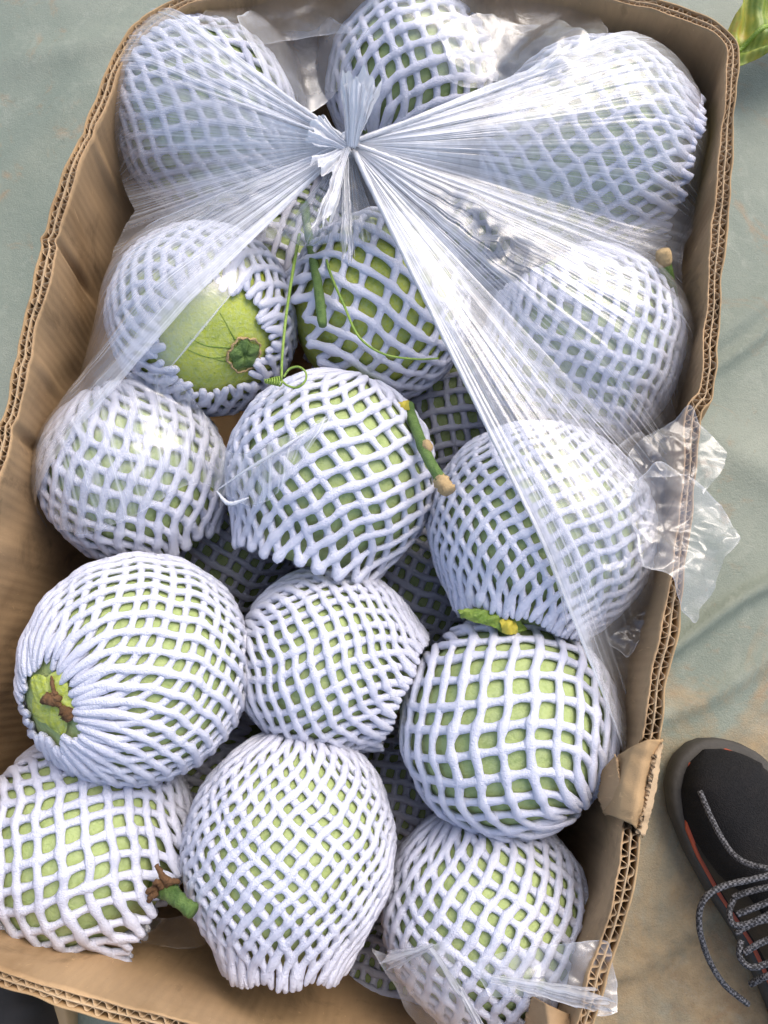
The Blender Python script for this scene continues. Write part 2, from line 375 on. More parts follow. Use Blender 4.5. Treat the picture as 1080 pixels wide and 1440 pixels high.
# torn cardboard flap folded over the right rim, and a torn corner by the near right corner
def folded_sheet(name, A, B, mat, parent, inv, th=.0008, nv=26, seed=0, wob=.0016):
    """a bent piece of board between two 3-D edges A and B (lists of (px,py,z)); extra middle rows allowed"""
    rows = [np.array([W(a, b, c) for a, b, c in r]) for r in (A if isinstance(A[0], list) else [A, B])]
    rows = [smooth_path(r, 40) for r in rows]; R = np.array(rows)
    G = np.array([resample(R[:, j], nv) for j in range(40)]).transpose(1, 0, 2)
    r = np.random.RandomState(seed)
    G[..., 2] += wob*wav(G[..., 0], G[..., 1], seed, 160)+wob*.9*crumple(G[..., 0], G[..., 1], seed, .014)
    e = wob*.9
    G[0] += r.uniform(-e, e, G[0].shape)*.7; G[-1] += r.uniform(-e, e, G[-1].shape)*.7
    du = np.gradient(G, axis=0); dv = np.gradient(G, axis=1); N = nrm(np.cross(du, dv))
    top = G+N*th/2; bot = G-N*th/2
    n1, n2 = G.shape[:2]; V = np.vstack([top.reshape(-1, 3), bot.reshape(-1, 3)])-inv
    q = gridq(n1, n2); off = n1*n2; Q = [q, q[:, ::-1]+off]
    per = [i*n2 for i in range(n1)]+[(n1-1)*n2+j for j in range(1, n2)]+[i*n2+n2-1 for i in range(n1-2, -1, -1)]+[j for j in range(n2-2, 0, -1)]
    per = np.array(per); nx = np.roll(per, -1); Q.append(np.stack([per, nx, nx+off, per+off], 1))
    return mesh(name, V, np.vstack(Q), mat, parent, smooth=True)
folded_sheet('torn_flap', [[(868, 1062, .236), (856, 1100, .226), (846, 1142, .212)], [(892, 1048, .250), (876, 1100, .2505), (868, 1150, .247)], [(912, 1040, .2565), (900, 1100, .2575), (890, 1160, .256)], [(932, 1040, .250), (921, 1105, .246), (905, 1176, .243)]], None, M_cardo, box, BOXINV, seed=4)
folded_sheet('torn_flap', [[(846, 1085, .224), (842, 1120, .220), (850, 1146, .214)], [(866, 1062, .242), (872, 1100, .246), (876, 1140, .244)]], None, M_card, box, BOXINV, seed=9)
folded_sheet('torn_strip', [[(921, 1062, .2535), (911, 1110, .253), (897, 1172, .251)], [(930, 1044, .2515), (920, 1110, .251), (905, 1175, .249)]], None, M_flute, box, BOXINV, seed=5, th=.003, wob=.0005)
folded_sheet('corner_tab', [[(748, 1400, .228), (738, 1440, .222), (736, 1480, .22)], [(768, 1412, .244), (772, 1450, .246), (770, 1490, .245)], [(800, 1425, .236), (806, 1460, .24), (800, 1500, .24)]], None, M_card, box, BOXINV, seed=6)

# ------------------------------------------------------------------ melons in foam nets
FRUITS = []     # (centre, outer radius) of everything the film may rest on
def lump(d, seed, amp):
    r = np.random.RandomState(seed); o = 0
    for _ in range(6):
        a = nrm(r.normal(size=3)); o = o+np.sin((d@a)*r.uniform(1.6, 3.4)+r.uniform(0, 6.28))
    return 1+amp*o/2.4
def build_melon(px, py, rpx, z, label, ang, el, group, elong=1.0, neck=.2, rend=.45, far=.95, N=25, seed=1, bunch=0.0, bdir=0.0,
                skin=None, ribs=False, jag=.28, seg=74, sides=7, thick=1.0, axpx=None):
    """one melon: (px,py) its centre in the photo, z its height; ang/el the way its net's cut end points"""
    rpx = rpx*1.03; ctr = W(px, py, z); depth = -(ctr-CP)@CB; Ro = rpx/F*depth; th = .00258*thick*(24/N)**.55
    R = Ro-1.9*th
    a, e = math.radians(ang), math.radians(el)
    ax = nrm(math.cos(e)*(math.cos(a)*CR+math.sin(a)*CU)+math.sin(e)*CB)
    if axpx:      # the cut end faces the point of the melon seen at this pixel
        d = nrm(((axpx[0]-540)/F)*CR-((axpx[1]-720)/F)*CU-CB); oc = CP-ctr; bb = oc@d; ax = nrm(CP+d*(-bb-math.sqrt(max(bb*bb-(oc@oc-Ro*Ro), 0)))-ctr)
    ux = nrm(np.cross(ax, [0.3, 0.2, .93])); uy = np.cross(ax, ux)
    M = np.stack([ux, uy, ax], 1)         # local -> place
    root = empty('netted_melon', label, 'melon', tuple(ctr), group)
    ca, cc = R*(1 if elong >= 1 else 1), R*elong
    # --- fruit
    nb, nf = 64, 96
    B, Ph = np.meshgrid(np.linspace(0, PI, nb), np.linspace(0, 2*PI, nf, endpoint=False), indexing='ij')
    D = np.stack([np.sin(B)*np.cos(Ph), np.sin(B)*np.sin(Ph), np.cos(B)], -1)
    L = lump(D, seed, .022); P = D*np.array([ca, ca, cc])*L[..., None]
    if ribs:
        g = np.minimum(1, B/.12)*np.exp(-(B/.85)**2)
        P = P*(1-.022*g*(np.clip(1-np.abs(np.sin(Ph*4+.3))*3.2, 0, 1))-.05*np.exp(-(B/.16)**2))[..., None]
    else: P = P*(1-.03*np.exp(-(B/.2)**2))[..., None]
    mesh('fruit', (P.reshape(-1, 3)@M.T), gridq(nb, nf, wrap_m=True), skin or M_skin, root)
    # --- net profile from far end to cut end
    b0 = PI*far
    b1 = math.asin(min(.95, max(.86, rend+.08))) if neck > .02 else math.asin(min(.95, rend))
    bs = np.linspace(b0, b1, 200); rho = ca*np.sin(bs); zz = cc*np.cos(bs)
    if neck > 0.02:      # the sleeve leaves the fruit and tapers to its cut end at neck*R
        t = np.linspace(0, 1, 60)[1:]; r1, z1 = rho[-1], zz[-1]; r2, z2 = rend*R, neck*R
        sl = nrm(np.array([rho[-1]-rho[-2], zz[-1]-zz[-2]])); Ls = math.hypot(r2-r1, z2-z1)
        m = np.array([z2-z1, r2-r1])*np.array([1, .55])
        hr = (2*t**3-3*t**2+1)*r1+(t**3-2*t**2+t)*sl[0]*Ls+(-2*t**3+3*t**2)*r2+(t**3-t**2)*m[1]
        hz_ = (2*t**3-3*t**2+1)*z1+(t**3-2*t**2+t)*sl[1]*Ls+(-2*t**3+3*t**2)*z2+(t**3-t**2)*m[0]
        fit = np.where(abs(hz_) < cc, ca*np.sqrt(np.maximum(1-(hz_/cc)**2, 0)), 0)
        rho = np.r_[rho, np.maximum(hr, fit)]; zz = np.r_[zz, hz_]
    ds = np.hypot(np.diff(rho), np.diff(zz)); s = np.r_[0, np.cumsum(ds)]
    wmax = PI*ca/N; Lc = wmax/math.sin(math.radians(47)); wloc = PI*rho/N
    h = np.minimum(wloc/np.tan(math.radians(46)*np.clip((rho/ca-.42)/.56, .07, 1)**.85), 3.2*Lc); u = np.r_[0, np.cumsum(ds/((h[1:]+h[:-1])/2))]
    tn = np.gradient(np.c_[rho, zz], axis=0); tn = nrm(tn); nr, nz = tn[:, 1], -tn[:, 0]   # outward
    if nr[80] < 0: nr, nz = -nr, -nz
    rs = np.random.RandomState(seed+50); U = u[-1]
    K = seg; verts = []; A = np.linspace(0, 2*PI, sides, endpoint=False)
    shape = np.r_[0.02, .62, .93, np.ones(K-6), .93, .62, .02]
    p1, p2, p3, p4 = rs.uniform(0, 6.28, 4)
    for fam in (0, 1):
        i = np.arange(N)[:, None]; st = rs.uniform(0, .4, (N, 1)); en = np.interp(s[-1]-rs.uniform(0, jag, (N, 1))*.0065, s, u)
        S_ = s; base = np.linspace(0, 1, K-2); base = np.r_[0, .25*base[1], base[1:-1], 1-.25*base[1], 1][None]
        uu = st+(en-st)*base
        sg = 1 if fam == 0 else -1
        ph = 2*PI*i/N+sg*PI/N*uu
        # slack: neither rows nor spacing are even
        ph = ph+.028*np.sin(2*ph+uu*.35+p1)+.016*np.sin(3*ph-uu*.6+p2)+.010*np.sin(9*ph+uu*1.7+p4)
        ph = ph+bunch*np.sin(ph-math.radians(bdir))
        uw = uu+.22*np.sin(ph*2+p3)*np.sin(PI*uu/U)+.12*np.sin(ph*7+uu*.8+p1)+.02*np.sin(uu*2.9+i*3.1)
        rr = np.interp(uw, u, rho); zc = np.interp(uw, u, zz); n1 = np.interp(uw, u, nr); n2 = np.interp(uw, u, nz)
        c, s_ = np.cos(ph), np.sin(ph)
        Dn = nrm(np.stack([rr*c/ca, rr*s_/ca, zc/cc], -1)); Lm = lump(Dn, seed, .022)
        if ribs: pass
        Nn = np.stack([n1*c, n1*s_, n2], -1)
        off = th*(1.0 if fam == 0 else .60)+th*.25*np.sin(uu*2.1+i*1.7)+.0006
        # loose ends lift off a little
        off = off+th*.7*np.exp(-(U-uu)/.5)*rs.uniform(0, 1, (N, 1))
        Pc = np.stack([rr*c, rr*s_, zc], -1)*Lm[..., None]+Nn*off[..., None]
        # world-ish sag jitter
        T = nrm(np.gradient(Pc, axis=1)); Bn = nrm(np.cross(T, Nn)); N2 = np.cross(Bn, T)
        rad = th*shape[None]*(1+.10*np.cos(2*PI*uu))*(1+.05*rs.uniform(-1, 1, (N, K)))*(1+.06*np.sin(uu*7.3+i*5))*(1+.08*np.sin(i*2.3+p2))*(1+.28*np.exp(-(U-uu)/1.2))
        jit = 1+.045*rs.uniform(-1, 1, (N, K, sides))
        V = Pc[:, :, None]+(rad[..., None]*jit)[..., None]*(np.cos(A)[None, None, :, None]*(Bn*(1.10*(1+.20*np.maximum(np.cos(2*PI*uu), -.3)))[..., None])[:, :, None]+np.sin(A)[None, None, :, None]*N2[:, :, None]*.82)
        verts.append(V.reshape(-1, 3))
    V = np.vstack(verts); per = gridq(K, sides, wrap_m=True)
    Q = (per[None]+(np.arange(2*N)*K*sides)[:, None, None]).reshape(-1, 4)
    mesh('foam_net', V@M.T, Q, M_foam, root)
    FRUITS.append((ctr, Ro, ax, elong))
    return root, ctr, R, M, ax

TOP = 'melons in white foam nets on top'
LOW = 'melons in the lower layer'
Rt = {}
def melon(key, *a, **k):
    Rt[key] = build_melon(*a, **k)
melon('F1', 292, 170, 126, .19, 'netted melon in the far left corner of the box, wrapped in white stretched film', 150, 8, TOP, neck=.92, rend=.6, seed=1, bunch=.2, bdir=60, N=21, thick=.9)
melon('F2', 577, 122, 116, .175, 'netted melon against the far wall just beyond the bag knot, mesh squares wide open', 65, -8, TOP, neck=1.0, rend=.5, seed=2, N=21)
melon('F3', 825, 222, 145, .185, 'netted melon in the far right corner, wholly under hazy white film', -14, 8, TOP, elong=1.0, neck=.93, rend=.6, seed=3, bunch=.2, bdir=100, N=25, thick=.92)
melon('F4', 288, 452, 129, .192, 'netted melon whose bare yellow green end shows through a jagged hole', -71, 64, TOP, neck=.0, axpx=(306, 484), rend=.46, seed=4, skin=M_skin2, ribs=False, jag=1.3, N=25)
melon('F5', 530, 436, 128, .172, 'netted melon right below the bag knot with a thin tendril lying across it', 200, 6, TOP, neck=.92, rend=.6, seed=5, bunch=.45, bdir=-40, skin=M_skin2, N=22)
melon('F6', 815, 492, 138, .180, 'netted melon by the right wall with a cut stem poking up through clear film', 118, 12, TOP, neck=.95, rend=.4, seed=6, N=27)
melon('F7', 195, 668, 127, .170, 'netted melon against the left wall, half covered by the edge of the clear bag', -66, -10, TOP, neck=.95, rend=.5, seed=7, N=22)
melon('F8', 467, 668, 143, .190, 'netted melon in the middle with a pinch of film on its net', -108, 4, TOP, neck=1.0, rend=.66, seed=8, bunch=.25, bdir=200, N=25)
melon('F9', 757, 745, 151, .192, 'netted melon whose gathered net end opens over green calyx', -106, 14, TOP, neck=.98, rend=.52, seed=9, N=31)
melon('F10', 195, 938, 158, .195, 'netted melon by left wall with bare brown withered flower end', 200, 40, TOP, neck=.0, axpx=(54, 1000), rend=.25, seed=10, jag=1.3, N=31)
melon('F11', 462, 928, 128, .170, 'netted melon in the middle with its net end gathered on the right', -22, 4, TOP, neck=.95, rend=.62, seed=11, bunch=.3, bdir=20, N=28)
melon('F12', 712, 1018, 150, .182, 'netted melon by the right wall just below the curled green calyx', 135, -25, TOP, neck=.95, rend=.36, seed=12, bunch=.3, bdir=200, N=23)
melon('F13', 122, 1176, 143, .165, 'netted melon in the near left corner with a short thick green stalk', -32, 4, TOP, neck=1.05, rend=.60, seed=13, bunch=.35, bdir=0, N=24)
melon('F14', 411, 1188, 145, .180, 'large egg shaped netted melon at the near wall, net drawn together at its lower end', -92, 18, TOP, elong=1.08, neck=1.16, rend=.50, seed=14, N=30)
melon('F15', 686, 1280, 142, .160, 'netted melon in the near right corner with crumpled clear film over its lower side', -80, 14, TOP, elong=1.0, neck=1.2, rend=.42, seed=15, N=26)
low = [(402, 360, 116, .075, 'netted melon sunk behind the thick green stem under the bag knot'),
 (650, 590, 118, .055, 'dark netted melon deep in the gap right of the brown tipped stem'),
 (318, 775, 112, .055, 'shaded netted melon in the gap left of the middle column, under the film pinch'),
 (590, 830, 112, .055, 'shaded netted melon in the gap between the middle melon and the gathered net end'),
 (275, 1085, 108, .050, 'shaded netted melon deep between the two left melons and the egg shaped one'),
 (585, 1125, 108, .055, 'shaded netted melon deep in the gap above the near right corner melon'),
 (705, 130, 112, .085, 'netted melon sunk by the far wall under wrinkled clear film'),
 (700, 345, 108, .075, 'netted melon sunk under the dark crinkled film in the upper right'),
 (410, 80, 105, .055, 'netted melon low by the far wall beside the far left one'),
 (560, 1390, 105, .05, 'netted melon low by the near wall between the last two melons')]
for i, (x, y, r, z, lb) in enumerate(low):
    melon('L%d' % i, x, y, r, z, lb, random.uniform(0, 360), random.uniform(-20, 40), LOW, neck=1.0, rend=.5, seed=30+i, seg=46, sides=6)

# ------------------------------------------------------------------ stems, calyces, tendrils
def part(name, key, vqt, mat, **kw):
    root, ctr, *_ = Rt[key]; v, q, t = vqt
    return mesh(name, v-ctr, q, mat, root, T=t, **kw)
def on(key, pts, lift=.001, n=40):
    root, ctr, R, M, ax = Rt[key]; out = []
    for a, b in pts:
        d = nrm(((a-540)/F)*CR-((b-720)/F)*CU-CB); oc = CP-ctr; rr = R*1.012+lift; bb = oc@d; disc = bb*bb-(oc@oc-rr*rr)
        out.append(CP+d*(-bb-math.sqrt(max(disc, 0))))
    return smooth_path(out, n)
def path3(pts, n=40): return smooth_path([W(*p) for p in pts], n)
def subpart(name, par, key, vqt, mat):
    v, q, t = vqt; return mesh(name, v-Rt[key][1], q, mat, par, T=t)
# thick stem below the knot
P = path3([(428, 290, .175), (434, 330, .205), (446, 395, .232), (454, 458, .242)], 36)
st = part('stem', 'L0', tube(P, np.interp(np.linspace(0, 1, 36), [0, .2, .97, 1], [.0040, .0030, .0033, .0024]), 12, .08), M_stem)
part('tendril', 'L0', tube(path3([(421, 330, .20), (413, 375, .238), (403, 440, .249), (397, 500, .255), (396, 535, .258)], 40), np.linspace(.0013, .0008, 40), 7), M_tend)
t = np.linspace(0, 1, 90); cx = 396-t*22; rr = 7*(1-t*.75)
P = np.array([W(cx[i]-2+rr[i]*.35*math.cos(t[i]*44), 536+rr[i]*math.sin(t[i]*44), .258+.0020*math.cos(t[i]*44)) for i in range(90)])
part('coil', 'L0', tube(P, .0006, 6), M_tend)
part('tendril_loop', 'L0', tube(path3([(396, 535, .258), (404, 542, .260), (418, 545, .261), (429, 536, .262), (430, 524, .262), (420, 516, .262), (407, 519, .261), (399, 530, .260)], 60), .0007, 6), M_tend)
part('tendril', 'L0', tube(path3([(455, 340, .21), (463, 380, .238), (484, 430, .246), (505, 474, .250), (540, 498, .252), (585, 505, .250), (617, 504, .243)], 60), np.linspace(.0011, .0006, 60), 7), M_tend)
# stem with corky tip right of the middle melon
P = path3([(573, 572, .222), (584, 600, .236), (600, 640, .247), (617, 670, .252), (632, 692, .254)], 50)
rad = np.interp(np.linspace(0, 1, 50), [0, .1, .45, .52, .6, .82, .9, 1], [.0046, .0036, .0033, .0040, .0034, .0034, .0046, .0046])
part('stem', 'F8', tube(P[:44], rad[:44], 14, .03), M_stem)
part('stem_tip', 'F8', tube(P[42:], np.r_[.0046, .0050, .0054, .0052, .0055, .0053, .0052, .0050]*.92, 14, .22, 3), M_cork)
q = P[24:31]; side = nrm(np.cross(P[30]-P[20], [0, 0, 1.])); part('leaf_scar', 'F8', tube(q-side*.0022+np.array([0, 0, .0016]), [.001, .0030, .0034, .0036, .0034, .0026, .001], 10, .10, 5), M_cork)
def leafy(pts_a, pts_b, n=26, m=10, wob=.0015, seed=0, th=.0006):
    A, B = path3(pts_a, n), path3(pts_b, n); r = np.random.RandomState(seed)
    G = np.array([[A[i]*(1-v)+B[i]*v+np.array([0, 0, math.sin(PI*v)*.002+wob*math.sin(i*.9+v*6+seed)]) for v in np.linspace(0, 1, m)] for i in range(n)])
    G += r.uniform(-1, 1, G.shape)*wob*.25
    V = np.vstack([G.reshape(-1, 3), G.reshape(-1, 3)-np.array([0, 0, th])]); q = gridq(n, m); k = n*m
    return V, np.vstack([q, q[:, ::-1]+k]), np.zeros((0, 3), int)
part('bract', 'F8', leafy([(548, 568, .222), (560, 566, .228), (574, 562, .231)], [(548, 576, .224), (562, 577, .230), (576, 576, .232)], seed=2, wob=.0008), M_yel)
# stem under the film by the right wall
P = path3([(940, 470, .17), (941, 420, .205), (936, 380, .228), (932, 352, .238)], 40)
part('stem', 'F6', tube(P[:36], np.linspace(.0085, .0042, 36), 12, .04), M_stem)
part('stem_tip', 'F6', tube(P[34:], [.0044, .0050, .0052, .0052, .0050, .0044], 12, .08, 3), M_cork)
# stalk of the near left melon
P = path3([(215, 1243, .180), (233, 1250, .206), (252, 1266, .222), (272, 1282, .228)], 34)
part('stalk', 'F13', tube(P, np.interp(np.linspace(0, 1, 34), [0, .3, .9, .97, 1], [.0048, .0064, .0038, .0043, .0040]), 14, .12), M_stem)
for pts in ([(238, 1243, .214), (229, 1232, .217), (220, 1216, .219)], [(226, 1250, .21), (214, 1250, .214), (206, 1256, .214)], [(222, 1254, .212), (213, 1260, .213), (209, 1268, .211)], [(236, 1241, .215), (247, 1239, .216), (252, 1241, .215)], [(228, 1246, .214), (222, 1240, .217), (216, 1243, .217)]):
    part('withered_sepal', 'F13', tube(path3(pts, 14), np.linspace(.0026, .0012, 14)*1.0, 8, .28, int(pts[0][0])), M_with)
# bare end and withered flower of the left melon
c10 = on('F10', [(72, 988), (73, 989)], 0, 2)[0]; root, ctr, R, M, ax = Rt['F10']; d10 = nrm(c10-ctr); u10 = nrm(np.cross(d10, [0, 1, .2])); v10 = np.cross(d10, u10)
for k_ in range(5):
    a0 = k_*2*PI/5+.5; n_, m_ = 26, 11; G = []
    for q_ in range(n_):
        f_ = q_/(n_-1); rr = .001+.019*f_; wd_ = .0085*math.sin(PI*min(1, f_*.85+.12))**.7
        row = []
        for w_ in np.linspace(-1, 1, m_):
            ta = u10*math.cos(a0)+v10*math.sin(a0); tb = -u10*math.sin(a0)+v10*math.cos(a0)
            p_ = c10+ta*rr+tb*w_*wd_; dd = nrm(p_-ctr); row.append(ctr+dd*(R*1.012+.0003+.0004*k_*.5+.0010*(1-w_*w_)*math.sin(PI*f_)+.0004*math.sin(w_*9+f_*7+k_)))
        G.append(row)
    mesh('sepal', np.array(G).reshape(-1, 3)-ctr, gridq(n_, m_), M_skin2, root)
for pts, r_ in (([(58, 986), (68, 983), (78, 984), (84, 980)], .0034), ([(86, 994), (94, 1004), (98, 1014)], .0036), ([(72, 950), (74, 964), (76, 976)], .0012), ([(76, 986), (86, 994)], .002), ([(72, 980), (80, 974)], .002)):
    part('withered_flower', 'F10', tube(on('F10', pts, .0028, 14), r_*np.sin(np.linspace(.35, 2.7, 14)), 9, .30, int(pts[0][0])), M_with)
# calyx of the melon by the right wall
part('calyx', 'F9', leafy([(643, 858, .224), (668, 856, .226), (700, 862, .228), (722, 864, .228), (742, 884, .224)], [(648, 868, .222), (670, 876, .226), (694, 882, .228), (712, 892, .226), (724, 895, .222)], 30, 9, .0014, 5), M_calyx)
part('calyx_lobe', 'F9', leafy([(702, 872, .230), (712, 870, .232), (726, 876, .230)], [(706, 890, .228), (716, 892, .230), (728, 892, .226)], 14, 8, .0012, 6), M_yel)
# stalk scar in the bare end of the melon by the left wall
root, ctr, R, M, ax = Rt['F4']
c4 = on('F4', [(345, 500), (346, 501)], 0, 2)[0]; d4 = nrm(c4-ctr)
u4 = nrm(np.cross(d4, [0, 1, .2])); v4 = np.cross(d4, u4)
def rosette(c, d, u, v, r0, lobes, h, ph=0, n=60, m=12):
    a = np.linspace(0, 2*PI, n, endpoint=False); V = []
    for k in range(m):
        t_ = k/(m-1); rr = r0*t_*(1+.14*np.cos(lobes*a+ph)*t_)
        hh = h*(math.sin(PI*min(1, t_*1.05))**.6*(1+.35*np.cos(lobes*a+ph))-(.55 if t_ < .2 else 0))-.0006*t_
        V.append(c+rr[:, None]*(np.cos(a)[:, None]*u+np.sin(a)[:, None]*v)+hh[:, None]*d)
    return np.vstack(V), gridq(m, n, wrap_m=True), np.zeros((0, 3), int)
v, q, t_ = rosette(c4-d4*.0006, d4, u4, v4, .0105, 5, .0018); mesh('stalk_scar', v-ctr, q, M_stem, root)
a = np.linspace(0, 2*PI, 50); ring = c4+.0118*(1+.06*np.sin(5*a)+.05*np.sin(13*a+1))[:, None]*(np.cos(a)[:, None]*u4+np.sin(a)[:, None]*v4)-d4*.0012
v, q, t_ = tube(ring, .0007, 8, .7, 4); mesh('scar_ring', v-ctr, q, M_cork, root, T=t_)
for k_, (px_, py_) in enumerate([(308, 435), (262, 478), (255, 512), (298, 545)]):
    e_ = W(px_, py_, .252); pth = []
    for f_ in np.linspace(.16, 1, 24):
        p_ = c4*(1-f_)+e_*f_; dd = nrm(p_-ctr+np.array([0, 0, .004*math.sin(f_*5+k_)])); Lm = lump((dd@M)[None], 4, .022)[0]
        pth.append(ctr+dd*(R*Lm*(1-.03*math.exp(-(math.acos(min(1, float(dd@ax)))/.2)**2))-.0001))
    v, q, t_ = tube(np.array(pth), np.linspace(.0007, .0003, 24), 6, .2, k_); mesh('skin_groove', v-ctr, q, M_calyx, root, T=t_)

# ------------------------------------------------------------------ the clear plastic bag
OC = np.array([f[0] for f in FRUITS]); OR = np.array([f[1] for f in FRUITS])
def Hobs(x, y, clr=.0045):
    d = np.hypot(x[..., None]-OC[:, 0], y[..., None]-OC[:, 1]); r = OR+clr
    h = np.where(d < r, OC[:, 2]+np.sqrt(np.maximum(r**2-d**2, 0)), OC[:, 2]-(d-r)*3)
    return h.max(-1)
def Hsoft(x, y, zmin, k=160.):
    d = np.hypot(x[..., None]-OC[:, 0], y[..., None]-OC[:, 1]); r = OR+.005
    h = np.where(d < r, OC[:, 2]+np.sqrt(np.maximum(r**2-d**2, 0)), OC[:, 2]-(d-r)*2.2)
    h = np.maximum(h, zmin); m = h.max(-1)
    return m+np.log(np.exp((h-m[..., None])*k).sum(-1))/k-math.log(4)/k*0
KN = W(492, 203, .272)
bag = empty('plastic_bag', 'thin clear plastic bag stretched over the upper melons and tied in a white knot', 'plastic bag', tuple(KN))
def film(name, G, haze, par=None, parent=None):
    n, m = G.shape[:2]; return mesh(name, G.reshape(-1, 3)-KN, gridq(n, m), M_film, parent or bag, attrs={'haze': haze.ravel()})
def hull_ray(r, h):
    pts = []
    for x, y in zip(r, h):
        while len(pts) >= 2 and (pts[-1][1]-pts[-2][1])*(x-pts[-2][0]) <= (y-pts[-2][1])*(pts[-1][0]-pts[-2][0]): pts.pop()
        pts.append((x, y))
    p = np.array(pts); return np.interp(r, p[:, 0], p[:, 1])
def stretched(bound, nth, nr, seed, h0, falloff, sweep, wet=(), edge=(.5, .5), zk=0.0, fold=.0011, mn=.05, streak=1.0, lift=.0):
    """film pulled from the knot over the melons; bound = (px, py, z) along its outer edge"""
    Bp = np.array([W(*b) for b in bound]); d = Bp[:, :2]-KN[:2]; ang = np.unwrap(np.arctan2(d[:, 1], d[:, 0])); rad = np.hypot(d[:, 0], d[:, 1])
    if ang[-1] < ang[0]: ang, rad, Bz = ang[::-1], rad[::-1], Bp[::-1, 2]
    else: Bz = Bp[:, 2]
    th = np.linspace(ang[0], ang[-1], nth); ro = np.interp(th, ang, rad); zo = np.interp(th, ang, Bz)
    t = np.linspace(0, 1, nr)**1.25; rr = .004+(ro[:, None]-.004)*t[None]
    X = KN[0]+rr*np.cos(th)[:, None]; Y = KN[1]+rr*np.sin(th)[:, None]
    H = Hobs(X, Y); H[:, 0] = KN[2]+zk; H[:, -1] = np.maximum(zo, H[:, -1])
    Z = np.array([hull_ray(rr[k], H[k]) for k in range(nth)])
    for _ in range(3):
        Zp = np.pad(Z, ((3, 3), (0, 0)), 'edge'); Z = sum(Zp[k:k+nth] for k in range(7))/7
    rs = np.random.RandomState(seed); a = th-th[0]
    def comb(f, n, ph=0):
        o = 0
        for _ in range(n): o = o+np.sin(a*f*rs.uniform(.7, 1.4)+rs.uniform(0, 6.28))
        return o/n**.5
    f1, f2, f3 = comb(70, 5), comb(180, 6), comb(420, 6)
    m = np.clip(rr/.03, 0, 1)
    far = np.clip(rr/.16, 0, 1)
    a = a[:, None]+0*a[:, None]; a = a[:, 0]
    # pleats wander and fade outwards
    g = (f1[:, None]*.9*(1-.4*far)+f2[:, None]*.8*(1-.55*far)+f3[:, None]*.5*(1-.75*far))
    Z = Z+fold*m*g*(.5+.5*np.cos(rr*30+f1[:, None]))
    cr = np.zeros_like(Z)
    px, py = toppm(np.stack([X, Y, Z], -1))
    for (cx, cy, sx, sy, rot, amp) in wet:
        c_, s_ = math.cos(rot), math.sin(rot); ux = (px-cx)*c_+(py-cy)*s_; uy = -(px-cx)*s_+(py-cy)*c_
        mk = np.exp(-(ux/sx)**2-(uy/sy)**2); cr = np.maximum(cr, mk*amp)
    Z = Z+cr*.0042*crumple(X, Y, seed+5, .020)+far*.0007*crumple(X, Y, seed+9, .05)+lift
    sk = np.clip(.5+.33*f2+.28*f1, 0, 1.6)[:, None]; sk2 = np.clip(.4+.5*f3, 0, 1.5)[:, None]
    base = mn+h0*np.exp(-rr/falloff)
    brk = np.clip(.6+.5*wav(X, Y, seed+1, 55)+.35*wav(X, Y, seed+2, 140), 0, 1.6)
    fine = np.clip(comb(330, 5)*.5+comb(800, 6)*.5, 0, 2)[:, None]**1.5
    hz = base*(.45+.55*sk+.3*sk2)+(.40*np.exp(-rr/.14)+.46)*np.clip(fine-.12, 0, 2)*brk  # white streaks: bunched film plus sky glare on the pleats, put into the haze
    u = np.linspace(0, 1, nth)[:, None]
    hz = hz+edge[0]*np.exp(-(u*sweep/.04)**2)*np.exp(-rr/.3)+edge[1]*np.exp(-((1-u)*sweep/.07)**2)*np.exp(-rr/.5)
    hz = hz*(1-.75*np.clip(cr, 0, 1)); hz = np.clip(hz, .0, 1.1)
    G = np.stack([X, Y, Z], -1); G[..., :2] += (cr*.0018)[..., None]*np.stack([crumple(Y, X, seed+2, .017), crumple(X, Y, seed+3, .015)], -1)
    return G, hz
# right-hand part of the bag: from the far right corner down to its tapered tail by the wall
G, hz = stretched([(872, 78, .235), (930, 105, .225), (975, 160, .21), (990, 240, .205), (985, 300, .20), (962, 345, .21), (958, 372, .215), (962, 450, .20), (958, 540, .19), (948, 600, .195), (938, 660, .21), (925, 730, .21), (915, 800, .21), (903, 860, .205), (895, 930, .20), (886, 990, .20), (876, 1045, .205), (868, 1062, .205)],
    900, 130, 21, 1.3, .085, 1.5, wet=[(690, 330, 75, 26, .7, 1.0), (930, 420, 28, 60, 0, .8), (905, 720, 34, 70, .1, 1.0), (885, 860, 26, 60, .2, 1.0), (640, 290, 40, 20, .5, .8), (760, 100, 70, 18, -.2, .7)], edge=(.6, .55), mn=.12, fold=.0007)
film('film_sheet', G, hz)
# left-hand part: over the far left melon and down the left wall
G, hz = stretched([(212, 12, .235), (185, 70, .22), (160, 150, .20), (166, 230, .195), (190, 296, .20), (160, 350, .19), (146, 430, .185), (112, 530, .18), (84, 620, .17), (64, 700, .165), (66, 742, .165)],
    900, 120, 33, 1.35, .08, 1.5, wet=[(330, 280, 70, 20, -.4, .5), (130, 560, 40, 70, .3, .3)], edge=(.15, .40), mn=.12, fold=.0007)
film('film_sheet', G, hz)
